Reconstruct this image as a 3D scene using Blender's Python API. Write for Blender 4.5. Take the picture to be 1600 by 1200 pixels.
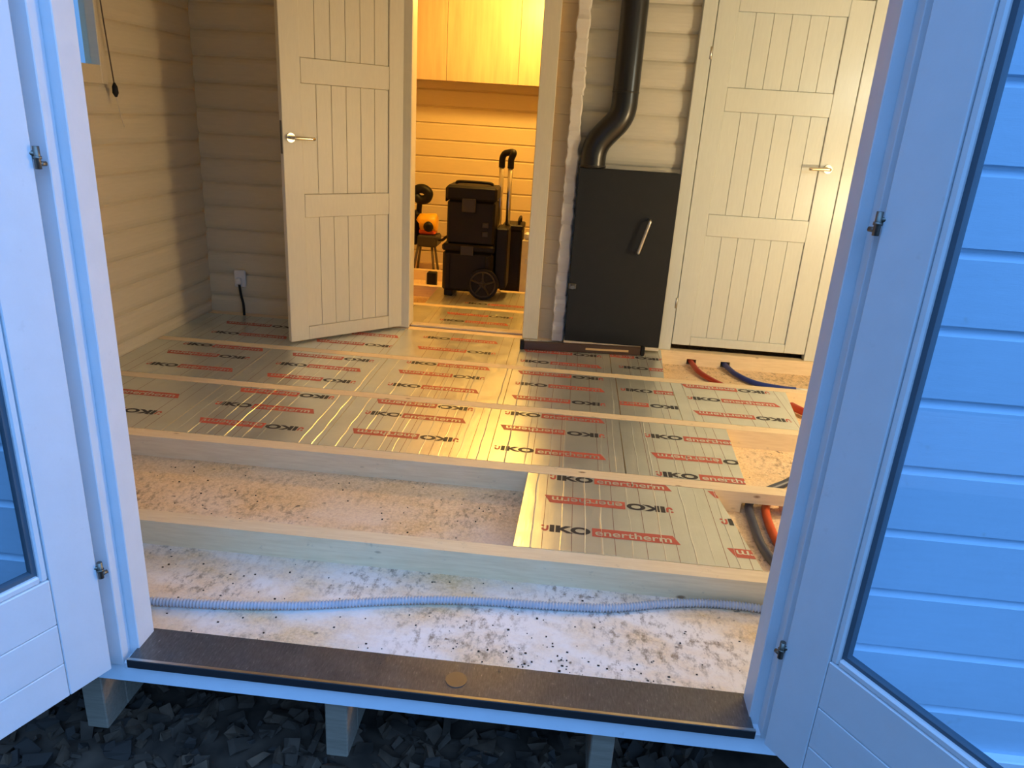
import bpy, bmesh, math, random
from mathutils import Vector, Matrix
random.seed(7)
R = math.radians
scene = bpy.context.scene
col = scene.collection
for o in list(bpy.data.objects): bpy.data.objects.remove(o)

# ---------------------------------------------------------------- camera
F_PX = 1150.0
cam = bpy.data.cameras.new('camera'); cam.sensor_fit = 'HORIZONTAL'; cam.sensor_width = 36.0
cam.lens = F_PX / 1600.0 * 36.0; cam.clip_start = 0.02
camo = bpy.data.objects.new('camera', cam); col.objects.link(camo); scene.camera = camo
yaw, pitch, roll = R(3.827), R(19.869), R(-3.64)
f = Vector((-math.sin(yaw)*math.cos(pitch), math.cos(yaw)*math.cos(pitch), -math.sin(pitch)))
r0 = Vector((math.cos(yaw), math.sin(yaw), 0)); d0 = f.cross(r0)
r2 = math.cos(roll)*r0 + math.sin(roll)*d0; d2 = -math.sin(roll)*r0 + math.cos(roll)*d0
m = Matrix((r2, -d2, -f)).transposed().to_4x4(); m.translation = Vector((1.047, -1.467, 1.373))
camo.matrix_world = m

# ---------------------------------------------------------------- light and exposure
SKY = 3.9
scene.view_settings.view_transform = 'Standard'; scene.view_settings.look = 'None'
scene.view_settings.exposure = 0.0; scene.view_settings.gamma = 1.0
scene.view_settings.use_curve_mapping = False
w = bpy.data.worlds.new('dusk_sky'); scene.world = w; w.use_nodes = True
nt = w.node_tree; bgn = nt.nodes['Background']
tc = nt.nodes.new('ShaderNodeTexCoord'); dp = nt.nodes.new('ShaderNodeVectorMath'); dp.operation = 'DOT_PRODUCT'
dp.inputs[1].default_value = (0.62, -0.25, 0.74)                 # the dusk sky is brighter towards the right and overhead
mr = nt.nodes.new('ShaderNodeMapRange'); mr.inputs[1].default_value = -0.8; mr.inputs[2].default_value = 1.0
mr.inputs[3].default_value = 0.25; mr.inputs[4].default_value = SKY
nt.links.new(tc.outputs['Generated'], dp.inputs[0]); nt.links.new(dp.outputs['Value'], mr.inputs[0]); nt.links.new(mr.outputs[0], bgn.inputs[1])
bgn.inputs[0].default_value = (0.185, 0.47, 1.06, 1)
def lamp(name, loc, power, color, rad):
    l = bpy.data.lights.new(name, 'POINT'); l.energy = power; l.color = color; l.shadow_soft_size = rad
    o = bpy.data.objects.new(name, l); o.location = loc; col.objects.link(o); return o
lamp('work_light', (3.35, 1.62, 0.86), 72, (1.0, 0.77, 0.45), 0.06)
lamp('led_light', (3.30, 1.78, 1.72), 20, (0.90, 1.0, 0.90), 0.05)
lamp('back_room_light', (0.62, 4.75, 2.36), 114, (1.0, 0.575, 0.118), 0.10)

# ---------------------------------------------------------------- materials
class NT:
    def __init__(s, name):
        s.m = bpy.data.materials.new(name); s.m.use_nodes = True
        s.t = s.m.node_tree; s.b = s.t.nodes['Principled BSDF']
    def n(s, typ, **kw):
        x = s.t.nodes.new(typ)
        for k, v in kw.items(): setattr(x, k, v)
        return x
    def l(s, a, b): s.t.links.new(a, b)
    def coords(s, scale, kind='Object'):
        tc = s.n('ShaderNodeTexCoord'); mp = s.n('ShaderNodeMapping')
        mp.inputs['Scale'].default_value = scale
        s.l(tc.outputs[kind], mp.inputs[0]); return mp.outputs[0]
    def wcoords(s, scale):
        g = s.n('ShaderNodeNewGeometry'); mp = s.n('ShaderNodeMapping')
        mp.inputs['Scale'].default_value = scale
        s.l(g.outputs['Position'], mp.inputs[0]); return mp.outputs[0]
    def noise(s, v, scale, detail=3, rough=0.5):
        x = s.n('ShaderNodeTexNoise'); x.inputs['Scale'].default_value = scale
        x.inputs['Detail'].default_value = detail; x.inputs['Roughness'].default_value = rough
        s.l(v, x.inputs['Vector']); return x.outputs['Fac']
    def ramp(s, fac, stops):
        x = s.n('ShaderNodeValToRGB'); e = x.color_ramp.elements
        while len(e) < len(stops): e.new(0.5)
        for i, (p, c) in enumerate(stops):
            e[i].position = p; e[i].color = (*c, 1) if len(c) == 3 else c
        s.l(fac, x.inputs[0]); return x.outputs[0]
    def mix(s, fac, a, b, mode='MIX'):
        x = s.n('ShaderNodeMix', data_type='RGBA', blend_type=mode)
        if isinstance(fac, (int, float)): x.inputs[0].default_value = fac
        else: s.l(fac, x.inputs[0])
        for i, v in ((6, a), (7, b)):
            if isinstance(v, tuple): x.inputs[i].default_value = (*v, 1)
            else: s.l(v, x.inputs[i])
        return x.outputs[2]
    def bump(s, h, strength, dist=0.01):
        x = s.n('ShaderNodeBump'); x.inputs['Strength'].default_value = strength
        x.inputs['Distance'].default_value = dist
        s.l(h, x.inputs['Height']); s.l(x.outputs[0], s.b.inputs['Normal'])
    def base(s, c):
        if isinstance(c, tuple): s.b.inputs['Base Color'].default_value = (*c, 1)
        else: s.l(c, s.b.inputs['Base Color'])
    def set(s, rough=0.5, metal=0.0, spec=0.5):
        s.b.inputs['Roughness'].default_value = rough; s.b.inputs['Metallic'].default_value = metal
        s.b.inputs['Specular IOR Level'].default_value = spec
M = {}
def plain(name, c, rough=0.5, metal=0.0, spec=0.5, var=0.06, scale=(1, 1, 1), ns=18):
    a = NT(name); v = a.coords(scale); nz = a.noise(v, ns)
    lo = tuple(x*(1-var) for x in c); hi = tuple(min(1, x*(1+var)) for x in c)
    a.base(a.ramp(nz, [(0.3, lo), (0.7, hi)])); a.set(rough, metal, spec); M[name] = a.m; return a
def painted(name, c, rough=0.45, dirt=0.25, grain=(1, 1, 1)):
    a = NT(name); v = a.coords(grain); nz = a.noise(v, 14, 5)
    b = a.ramp(nz, [(0.3, tuple(x*0.95 for x in c)), (0.7, c)])
    v2 = a.wcoords((1, 1, 1)); n2 = a.noise(v2, 23, 6, 0.6)
    fac = a.ramp(n2, [(0.66, (0, 0, 0)), (0.80, (dirt, dirt, dirt))])
    a.base(a.mix(fac, b, (0.30, 0.27, 0.22))); a.set(rough)
    a.bump(a.noise(v, 60, 3), 0.12, 0.003); M[name] = a.m; return a
painted('white_paint', (0.655, 0.655, 0.675), 0.42, 0.22)
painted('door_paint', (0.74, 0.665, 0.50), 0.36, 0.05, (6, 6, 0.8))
painted('pale_door_paint', (0.68, 0.70, 0.64), 0.30, 0.03, (6, 6, 0.8))  # paler, less yellow tone for the closed door and its frame
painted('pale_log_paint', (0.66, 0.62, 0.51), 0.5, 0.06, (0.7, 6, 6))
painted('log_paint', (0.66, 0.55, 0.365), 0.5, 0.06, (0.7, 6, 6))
painted('siding_paint', (0.42, 0.54, 0.655), 0.45, 0.35, (0.7, 6, 6))
painted('beam_paint', (0.70, 0.74, 0.80), 0.5, 0.5)
painted('hewn_paint', (0.78, 0.72, 0.64), 0.55, 0.1)
plain('cupboard_face', (0.54, 0.41, 0.27), 0.35, 0, 0.5, 0.12, (5, 5, 0.5), 5)
plain('black_steel', (0.016, 0.0165, 0.017), 0.55, 0.0, 0.3)
plain('pipe_black', (0.012, 0.012, 0.013), 0.28, 0.0, 0.55)
plain('black_plastic', (0.007, 0.006, 0.006), 0.5, 0.0, 0.25)
plain('dark_grey_plastic', (0.026, 0.022, 0.018), 0.45)
plain('steel', (0.62, 0.60, 0.56), 0.28, 1.0)
plain('brass_steel', (0.72, 0.62, 0.46), 0.25, 1.0)
plain('hinge_metal', (0.20, 0.18, 0.15), 0.4, 0.9)
plain('yellow_plastic', (0.85, 0.45, 0.02), 0.4)
plain('red_pipe', (0.42, 0.035, 0.015), 0.4)
plain('orange_pipe', (0.62, 0.085, 0.015), 0.42)
plain('blue_pipe', (0.012, 0.035, 0.22), 0.4)
plain('slate_pipe', (0.045, 0.055, 0.085), 0.42)
plain('grey_conduit', (0.46, 0.47, 0.52), 0.42)
plain('white_plastic', (0.75, 0.74, 0.70), 0.4)
plain('cream_panel', (0.78, 0.70, 0.50), 0.5)
plain('foam', (0.80, 0.66, 0.36), 0.8)
plain('ink_black', (0.035, 0.032, 0.03), 0.55)
plain('ink_red', (0.52, 0.10, 0.06), 0.5)
plain('ink_line', (0.26, 0.13, 0.08), 0.5)
plain('brown_bar', (0.055, 0.026, 0.014), 0.35)
plain('bar_strip', (0.55, 0.36, 0.16), 0.4)
plain('cord_brown', (0.10, 0.06, 0.03), 0.7)
plain('gasket', (0.06, 0.09, 0.12), 0.6)
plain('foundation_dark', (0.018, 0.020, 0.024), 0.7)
plain('mulch', (0.06, 0.037, 0.024), 0.9, 0, 0.3, 0.6, (1, 1, 1), 9)
plain('trim_wood', (0.62, 0.52, 0.38), 0.5)
# dark metal sill with scuffs
a = plain('sill_metal', (0.16, 0.145, 0.13), 0.34, 0.75); v = a.wcoords((22, 5, 5)); n1 = a.noise(v, 9, 5, 0.7)
a.base(a.ramp(n1, [(0.35, (0.115, 0.11, 0.105)), (0.62, (0.165, 0.16, 0.155)), (0.76, (0.50, 0.49, 0.48))]))
a.l(a.ramp(a.noise(a.wcoords((3, 3, 3)), 4, 4), [(0.3, (0.26,)*3), (0.7, (0.48,)*3)]), a.b.inputs['Roughness'])
# aluminium foil facing
a = NT('foil'); v = a.wcoords((1, 1, 1))
n1 = a.noise(v, 5, 5, 0.6); a.base(a.ramp(n1, [(0.3, (0.68, 0.69, 0.60)), (0.7, (0.78, 0.79, 0.70))]))
a.set(0.30, 0.72); v2 = a.wcoords((10, 1.3, 1)); a.bump(a.noise(v2, 5, 5, 0.6), 0.16, 0.004)
a.l(a.ramp(a.noise(v, 9, 4), [(0.3, (0.28,)*3), (0.7, (0.40,)*3)]), a.b.inputs['Roughness']); M['foil'] = a.m
# pine
def pine(name, c0, c1, knot=True):
    a = NT(name); v = a.wcoords((1.2, 14, 14)); n1 = a.noise(v, 7, 5, 0.6)
    b = a.ramp(n1, [(0.3, c0), (0.7, c1)])
    if knot:
        vo = a.n('ShaderNodeTexVoronoi'); vo.inputs['Scale'].default_value = 1.0
        a.l(a.wcoords((5.0, 11, 11)), vo.inputs['Vector'])
        k = a.ramp(vo.outputs['Distance'], [(0.045, (0.9, 0.9, 0.9)), (0.10, (0, 0, 0))])
        b = a.mix(k, b, (0.24, 0.12, 0.05))
        n3 = a.noise(a.wcoords((3, 3, 3)), 6, 6, 0.7)
        b = a.mix(a.ramp(n3, [(0.62, (0, 0, 0)), (0.78, (0.55,)*3)]), b, (0.22, 0.16, 0.11))
    a.base(b); a.set(0.55); a.bump(n1, 0.1, 0.003); M[name] = a.m
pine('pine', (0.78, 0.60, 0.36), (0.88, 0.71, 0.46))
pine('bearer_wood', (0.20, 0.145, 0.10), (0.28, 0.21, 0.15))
# chipboard sub-floor with trodden mud, scuffs and daylight paleness painted in by the door
a = NT('chipboard'); v = a.wcoords((1, 1, 1))
chips = a.ramp(a.noise(a.wcoords((70, 70, 70)), 1.6, 4, 0.7), [(0.3, (0.56, 0.36, 0.18)), (0.5, (0.78, 0.55, 0.29)), (0.7, (0.90, 0.68, 0.41))])
dust_daylight = a.ramp(a.noise(a.wcoords((2.0, 3.2, 1)), 1.6, 5, 0.6), [(0.32, (0, 0, 0)), (0.60, (0.85,)*3)])
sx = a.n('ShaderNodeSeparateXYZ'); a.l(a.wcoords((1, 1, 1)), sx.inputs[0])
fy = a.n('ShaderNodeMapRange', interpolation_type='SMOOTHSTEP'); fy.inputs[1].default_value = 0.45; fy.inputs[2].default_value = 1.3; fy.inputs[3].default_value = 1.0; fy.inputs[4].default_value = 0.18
a.l(sx.outputs[1], fy.inputs[0]); dm = a.n('ShaderNodeMath', operation='MULTIPLY'); a.l(dust_daylight, dm.inputs[0]); a.l(fy.outputs[0], dm.inputs[1])
b = a.mix(dm.outputs[0], chips, (0.90, 0.85, 0.82))   # dusty pale tone near the door, with daylight painted into it
big = a.ramp(a.noise(a.wcoords((1.5, 2.2, 1)), 1.7, 3, 0.5), [(0.40, (0, 0, 0)), (0.58, (1, 1, 1))])
fine = a.ramp(a.noise(a.wcoords((26, 15, 1)), 1.6, 6, 0.72), [(0.50, (0, 0, 0)), (0.66, (0.85,)*3)])
mm = a.n('ShaderNodeMath', operation='MULTIPLY'); a.l(big, mm.inputs[0]); a.l(fine, mm.inputs[1])
b = a.mix(mm.outputs[0], b, (0.23, 0.145, 0.085))
spots = a.ramp(a.noise(a.wcoords((9, 9, 1)), 3.0, 2, 0.5), [(0.70, (0, 0, 0)), (0.76, (0.9,)*3)])
b = a.mix(spots, b, (0.13, 0.09, 0.06))
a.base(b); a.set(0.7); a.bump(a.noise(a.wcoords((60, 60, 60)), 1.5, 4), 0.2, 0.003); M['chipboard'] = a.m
# glass : thin pane
a = NT('glass'); nt = a.t; nt.nodes.remove(a.b)
out = nt.nodes['Material Output']; tr = a.n('ShaderNodeBsdfTransparent'); gl = a.n('ShaderNodeBsdfGlossy')
tr.inputs[0].default_value = (0.93, 0.97, 0.98, 1); gl.inputs['Roughness'].default_value = 0.01
fr = a.n('ShaderNodeFresnel'); mx = a.n('ShaderNodeMixShader'); gg = a.n('ShaderNodeNewGeometry'); ir = a.n('ShaderNodeMapRange')
ir.inputs[3].default_value = 1.45; ir.inputs[4].default_value = 1/1.45; a.l(gg.outputs['Backfacing'], ir.inputs[0]); a.l(ir.outputs[0], fr.inputs[0])
a.l(fr.outputs[0], mx.inputs[0]); a.l(tr.outputs[0], mx.inputs[1]); a.l(gl.outputs[0], mx.inputs[2]); a.l(mx.outputs[0], out.inputs[0])
M['glass'] = a.m

# ---------------------------------------------------------------- helpers
def box(bm, x0, x1, y0, y1, z0, z1, mi=0, bev=0.0):
    b = bmesh.new() if bev else bm
    vs = [b.verts.new((x, y, z)) for z in (z0, z1) for x, y in ((x0, y0), (x1, y0), (x1, y1), (x0, y1))]
    fs = []
    for q in ((3, 2, 1, 0), (4, 5, 6, 7), (0, 1, 5, 4), (1, 2, 6, 5), (2, 3, 7, 6), (3, 0, 4, 7)):
        fc = b.faces.new([vs[i] for i in q]); fc.material_index = mi; fs.append(fc)
    if bev:
        bmesh.ops.bevel(b, geom=b.edges[:], offset=bev, segments=1, affect='EDGES', profile=0.5)
        for fc in b.faces: fc.material_index = mi
        t = bpy.data.meshes.new('t'); b.to_mesh(t); b.free(); bm.from_mesh(t); bpy.data.meshes.remove(t)
def nb(*boxes, bev=0.0):
    bm = bmesh.new()
    for q in boxes: box(bm, *q[:6], q[6] if len(q) > 6 else 0, bev)
    return bm
def tube(bm, pts, rad, seg=12, mi=0, caps=True):
    rings = []; pts = [Vector(p) for p in pts]; n = len(pts); up = None
    for i, p in enumerate(pts):
        t = (pts[min(i+1, n-1)] - pts[max(i-1, 0)]).normalized()
        if up is None: up = t.orthogonal().normalized()
        up = (up - t*up.dot(t)).normalized(); s = t.cross(up)
        r = rad[i] if isinstance(rad, (list, tuple)) else rad
        rings.append([bm.verts.new(p + r*(math.cos(2*math.pi*k/seg)*up + math.sin(2*math.pi*k/seg)*s)) for k in range(seg)])
    for i in range(n-1):
        for k in range(seg):
            fc = bm.faces.new((rings[i][k], rings[i][(k+1) % seg], rings[i+1][(k+1) % seg], rings[i+1][k]))
            fc.material_index = mi; fc.smooth = True
    if caps:
        for rg in (rings[0][::-1], rings[-1]): bm.faces.new(rg).material_index = mi
def spline(ctrl, n=10):
    P = [Vector(c) for c in ctrl]; P = [2*P[0]-P[1]] + P + [2*P[-1]-P[-2]]; o = []
    for i in range(1, len(P)-2):
        for k in range(n):
            t = k/n; a, b, c, d = P[i-1:i+3]
            o.append(0.5*(2*b + (c-a)*t + (2*a-5*b+4*c-d)*t*t + (3*b-a-3*c+d)*t**3))
    o.append(P[-2]); return o
def cyl(bm, p, q, r, seg=16, mi=0): tube(bm, [p, q], r, seg, mi)
def prism(bm, poly, z0, z1, mt=0, ms=0):
    lo = [bm.verts.new((x, y, z0)) for x, y in poly]; hi = [bm.verts.new((x, y, z1)) for x, y in poly]; n = len(poly)
    bm.faces.new(hi).material_index = mt; bm.faces.new(lo[::-1]).material_index = ms
    for i in range(n): bm.faces.new((lo[i], lo[(i+1) % n], hi[(i+1) % n], hi[i])).material_index = ms
def obj(name, bm, mats, parent=None, loc=(0, 0, 0), rot=(0, 0, 0)):
    if isinstance(bm, bmesh.types.BMesh):
        bmesh.ops.recalc_face_normals(bm, faces=bm.faces[:])
        me = bpy.data.meshes.new(name); bm.to_mesh(me); bm.free()
    else: me = bm
    if not me.materials:
        for mm in (mats if isinstance(mats, (list, tuple)) else [mats]): me.materials.append(M[mm])
    o = bpy.data.objects.new(name, me); col.objects.link(o); o.location = loc; o.rotation_euler = rot
    if parent: o.parent = parent
    return o
def tag(o, label, cat=None, group=None, kind=None):
    o['label'] = label
    if cat: o['category'] = cat
    if group: o['group'] = group
    if kind: o['kind'] = kind
    return o
def thing(name, label, cat, loc=(0, 0, 0), rz=0, group=None, kind=None):
    o = bpy.data.objects.new(name, None); col.objects.link(o); o.empty_display_size = 0.1
    o.location = loc; o.rotation_euler = (0, 0, rz); return tag(o, label, cat, group, kind)
ZT, ZF = -0.035, -0.13          # top of joists and boards, top of the sub-floor
CEIL = 2.45

# ---------------------------------------------------------------- ground, floor, ceiling
def gz(x, y): return -0.40 + 0.015*math.sin(3.1*x+1)*math.cos(2.7*y)
bm = bmesh.new(); N = 40
g = [[bm.verts.new((-6+12*i/N, -8+9*j/N, gz(-6+12*i/N, -8+9*j/N))) for i in range(N+1)] for j in range(N+1)]
for j in range(N):
    for i in range(N): bm.faces.new((g[j][i], g[j][i+1], g[j+1][i+1], g[j+1][i]))
tag(obj('ground', bm, 'mulch'), 'dark bare ground in front of and below the cabin', 'ground', kind='structure')
plain('blocker_leaf', (0.020, 0.030, 0.014), 0.8, 0, 0.3, 0.6, (1, 1, 1), 6)
def sky_blocker(x0, y0, x1, y1, h, label):  # leafy screen added out of view to block low sky light
    bm = bmesh.new(); L = math.hypot(x1-x0, y1-y0); nx, nz = int(L/0.35), int(h/0.35); ux, uy = (x1-x0)/L, (y1-y0)/L; g = {}
    for i in range(nx+1):
        hh = h*random.uniform(0.9, 1.08)
        for side in (0, 1):
            for k in range(nz+1):
                o = (0.45 if side else -0.45)*(1 - 0.3*(k/nz)**3) + random.uniform(-.12, .12); q = L*i/nx + random.uniform(-.08, .08)
                g[i, side, k] = bm.verts.new((ux*q - uy*o, uy*q + ux*o, hh*k/nz))
    for i in range(nx):
        for side in (0, 1):
            for k in range(nz): bm.faces.new((g[i, side, k], g[i+1, side, k], g[i+1, side, k+1], g[i, side, k+1]))
        bm.faces.new((g[i, 0, nz], g[i+1, 0, nz], g[i+1, 1, nz], g[i, 1, nz]))
    tag(obj('sky_blocker', bm, 'blocker_leaf', None, (x0, y0, -0.42)), label, 'sky_blocker')
sky_blocker(-5.0, -6.6, -4.2, 1.5, 4.0, 'tall dark leafy screen added left of the cabin to block low sky light, outside the picture')
sky_blocker(-3.9, -7.6, 6.0, -7.4, 3.4, 'tall dark leafy screen added unseen behind the viewer to block low sky light')
bm = bmesh.new()
for i in range(2600):
    x = random.uniform(-1.6, 1.6); y = random.uniform(-0.75, 0.45); s = random.uniform(0.010, 0.034)
    M4 = Matrix.Translation((x, y, gz(x, y)+s*0.35)) @ Matrix.Rotation(random.uniform(0, 6.3), 4, Vector((random.uniform(-1, 1), random.uniform(-1, 1), 1)).normalized())
    vs = [bm.verts.new(M4 @ Vector((sx*s*random.uniform(.6, 1.3), sy*s*random.uniform(.35, .8), sz*s*random.uniform(.15, .5)))) for sz in (-1, 1) for sx, sy in ((-1, -1), (1, -1), (1, 1), (-1, 1))]
    mi = random.choice((0, 0, 0, 1, 1, 2))
    for q in ((3, 2, 1, 0), (4, 5, 6, 7), (0, 1, 5, 4), (1, 2, 6, 5), (2, 3, 7, 6), (3, 0, 4, 7)): bm.faces.new([vs[k] for k in q]).material_index = mi
plain('chip_light', (0.085, 0.048, 0.028), 0.85, 0, 0.3, 0.4); plain('chip_dark', (0.035, 0.022, 0.015), 0.9)
tag(obj('bark_mulch', bm, ['mulch', 'chip_light', 'chip_dark']), 'loose brown bark chips and stones on the ground below the door', 'mulch', kind='stuff')
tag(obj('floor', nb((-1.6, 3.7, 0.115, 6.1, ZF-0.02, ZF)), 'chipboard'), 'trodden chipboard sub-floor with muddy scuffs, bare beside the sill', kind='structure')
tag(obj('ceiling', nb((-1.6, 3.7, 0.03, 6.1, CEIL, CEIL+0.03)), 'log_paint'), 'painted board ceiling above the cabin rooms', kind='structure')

# ---------------------------------------------------------------- log walls, each log a piece
PITCH = 0.155
def log_mesh(L, prof, mat, jitter=0.0):
    bm = bmesh.new(); A = [bm.verts.new((0, y, z)) for y, z in prof]; B = [bm.verts.new((L, y, z)) for y, z in prof]; n = len(prof)
    bm.faces.new(A); bm.faces.new(B[::-1])
    for i in range(n): bm.faces.new((A[i], B[i], B[(i+1) % n], A[(i+1) % n]))
    bmesh.ops.recalc_face_normals(bm, faces=bm.faces[:])
    me = bpy.data.meshes.new('log_board'); bm.to_mesh(me); bm.free(); me.materials.append(M[mat]); return me
P_EXT = [(0.013, 0), (0.013, 0.005), (0.0, 0.008), (0, PITCH-0.014), (0.013, PITCH), (0.044, PITCH), (0.044, 0)]
P_INT = [(0.020, 0), (0.010, 0.012), (0.003, 0.030), (0, 0.05), (0, PITCH-0.05), (0.003, PITCH-0.028), (0.010, PITCH-0.011), (0.020, PITCH), (0.046, PITCH), (0.046, 0)]
P_FLAT = [(0.003, 0), (0.0, 0.004), (0, PITCH-0.005), (0.004, PITCH), (0.044, PITCH), (0.044, 0)]
def wall_root(name, label): return thing(name, label, None, kind='structure')
def rows(z_line, z0, z1):
    z = z_line
    while z - PITCH > z0 - PITCH*0.5: z -= PITCH
    while z + PITCH <= z1 + 0.08:
        yield z; z += PITCH
def log_run(root, a, rz, L, zl, prof, mat, z0=-0.13, z1=CEIL, holes=()):
    cache = {}
    for z in rows(zl, z0, z1):
        segs = [(0, L)]
        for (h0, h1, hz0, hz1) in holes:
            if z + PITCH*0.5 > hz0 and z + PITCH*0.5 < hz1:
                ns = []
                for s0, s1 in segs:
                    if h0 > s0: ns.append((s0, min(s1, h0)))
                    if h1 < s1: ns.append((max(s0, h1), s1))
                segs = ns
        for s0, s1 in segs:
            k = round(s1-s0, 4)
            if k < 0.01: continue
            if k not in cache: cache[k] = log_mesh(k, prof, mat)
            obj('log_board', cache[k], mat, root, (a[0]+math.cos(rz)*s0, a[1]+math.sin(rz)*s0, z), (0, 0, rz))
wf = wall_root('wall_front', 'front log wall of pale blue painted boards beside the open doors')
log_run(wf, (-1.6, 0.03), 0, 5.3, 0.096, P_EXT, 'siding_paint', z0=-0.13, holes=((1.54, 3.26, -1, 1.98),))
wl = wall_root('wall_left', 'left interior wall of white painted logs with the small window')
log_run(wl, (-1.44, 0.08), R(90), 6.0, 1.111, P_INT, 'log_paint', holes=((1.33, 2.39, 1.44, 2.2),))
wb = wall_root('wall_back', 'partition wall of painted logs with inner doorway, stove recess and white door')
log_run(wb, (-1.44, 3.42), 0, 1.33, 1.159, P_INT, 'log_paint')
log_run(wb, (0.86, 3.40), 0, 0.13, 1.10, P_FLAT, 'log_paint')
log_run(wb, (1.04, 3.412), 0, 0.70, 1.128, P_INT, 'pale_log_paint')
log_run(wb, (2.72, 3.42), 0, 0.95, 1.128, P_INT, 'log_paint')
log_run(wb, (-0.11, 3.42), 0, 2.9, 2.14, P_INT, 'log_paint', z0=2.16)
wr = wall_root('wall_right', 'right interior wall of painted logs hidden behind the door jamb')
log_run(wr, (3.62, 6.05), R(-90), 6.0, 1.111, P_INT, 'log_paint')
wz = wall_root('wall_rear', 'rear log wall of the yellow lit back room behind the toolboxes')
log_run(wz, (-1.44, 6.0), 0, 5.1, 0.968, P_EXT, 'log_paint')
# partition between back room and stove recess: hewn log ends show at its front
wp = wall_root('wall_partition', 'partition log wall whose rough hewn ends rise left of the stove')
log_run(wp, (1.00, 6.0), R(-90), 2.5, 1.10, P_FLAT, 'log_paint')
for z in rows(1.06, -0.05, CEIL):
    bm = bmesh.new(); n = 6; prev = None
    for k in range(n+1):
        zz = z + PITCH*k/n; bulge = 0.006*math.sin(math.pi*k/n)
        xa = 0.977 - bulge + random.uniform(-.004, .004); xb = 1.046 + bulge + random.uniform(-.005, .005)
        yf = 3.325 - bulge + random.uniform(-.005, .005)
        ring = [bm.verts.new(p) for p in ((xa, yf+0.006, zz), (xa+0.006, yf, zz), (xb-0.008, yf, zz), (xb, yf+0.008, zz), (xb, 3.455, zz), (xa, 3.455, zz))]
        if prev:
            for i in range(6): bm.faces.new((prev[i], prev[(i+1) % 6], ring[(i+1) % 6], ring[i]))
        else: bm.faces.new(ring[::-1])
        prev = ring
    bm.faces.new(prev); obj('log_end', bm, 'hewn_paint', wp)

# ---------------------------------------------------------------- front door frame, sill, base beam
t1 = wall_root('trim_1', 'white painted frame of the front double doors')
for s in (0, 1):
    fx = (lambda x: x) if s == 0 else (lambda x: 1.601 - (x - 0.0))
    ss = lambda a, b: (min(fx(a), fx(b)), max(fx(a), fx(b)))
    obj('jamb', nb((*ss(-0.060, 0.0075), 0.036, 0.108, -0.03, 1.98), bev=0.002), 'white_paint', t1)
    obj('jamb_rebate', nb((*ss(-0.066, -0.017), 0.0, 0.036, -0.03, 1.98), bev=0.002), 'white_paint', t1)
obj('frame_head', nb((-0.066, 1.667, 0.0, 0.108, 1.95, 2.0), bev=0.002), 'white_paint', t1)
sill = thing('door_sill', 'dark brown metal threshold plate across the front doorway', 'threshold', (0.8, 0, -0.02))
bm = nb((-0.799, 0.797, -0.006, 0.118, 0.0125, 0.020), bev=0.001); obj('sill_plate', bm, 'sill_metal', sill)
obj('sill_rim', nb((-0.80, 0.80, -0.012, -0.004, 0.0207, 0.0225)), 'steel', sill)
plain('sill_nose', (0.05, 0.05, 0.055), 0.4, 0.6)
obj('nosing', nb((-0.80, 0.80, -0.012, -0.0062, -0.004, 0.0205), bev=0.001), 'sill_nose', sill)
for px, py, rr in ((0.05, 0.05, 0.028),):
    bm = bmesh.new(); cyl(bm, (px, py, 0.020), (px, py, 0.0215), rr, 20); obj('keeper', bm, 'hinge_metal', sill)
beam = tag(obj('base_beam', nb((-1.6, 3.7, 0.004, 0.112, -0.085, -0.021), bev=0.003), 'beam_paint'), 'blue-white flaking timber base beam under the metal threshold', 'beam')
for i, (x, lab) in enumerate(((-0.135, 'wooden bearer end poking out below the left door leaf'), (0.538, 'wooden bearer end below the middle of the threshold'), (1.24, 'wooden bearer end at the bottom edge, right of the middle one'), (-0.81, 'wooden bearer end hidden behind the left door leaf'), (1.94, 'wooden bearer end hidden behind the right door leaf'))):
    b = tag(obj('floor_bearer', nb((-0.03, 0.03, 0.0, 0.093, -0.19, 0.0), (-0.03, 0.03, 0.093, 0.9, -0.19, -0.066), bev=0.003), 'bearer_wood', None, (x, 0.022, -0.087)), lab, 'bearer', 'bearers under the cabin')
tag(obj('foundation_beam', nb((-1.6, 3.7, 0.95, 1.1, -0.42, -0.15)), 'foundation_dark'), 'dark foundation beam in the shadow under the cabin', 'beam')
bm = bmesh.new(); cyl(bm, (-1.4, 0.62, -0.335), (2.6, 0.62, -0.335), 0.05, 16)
tag(obj('drain_pipe', bm, 'foundation_dark'), 'dark drain pipe lying in the shadow under the cabin', 'pipe')

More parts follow.
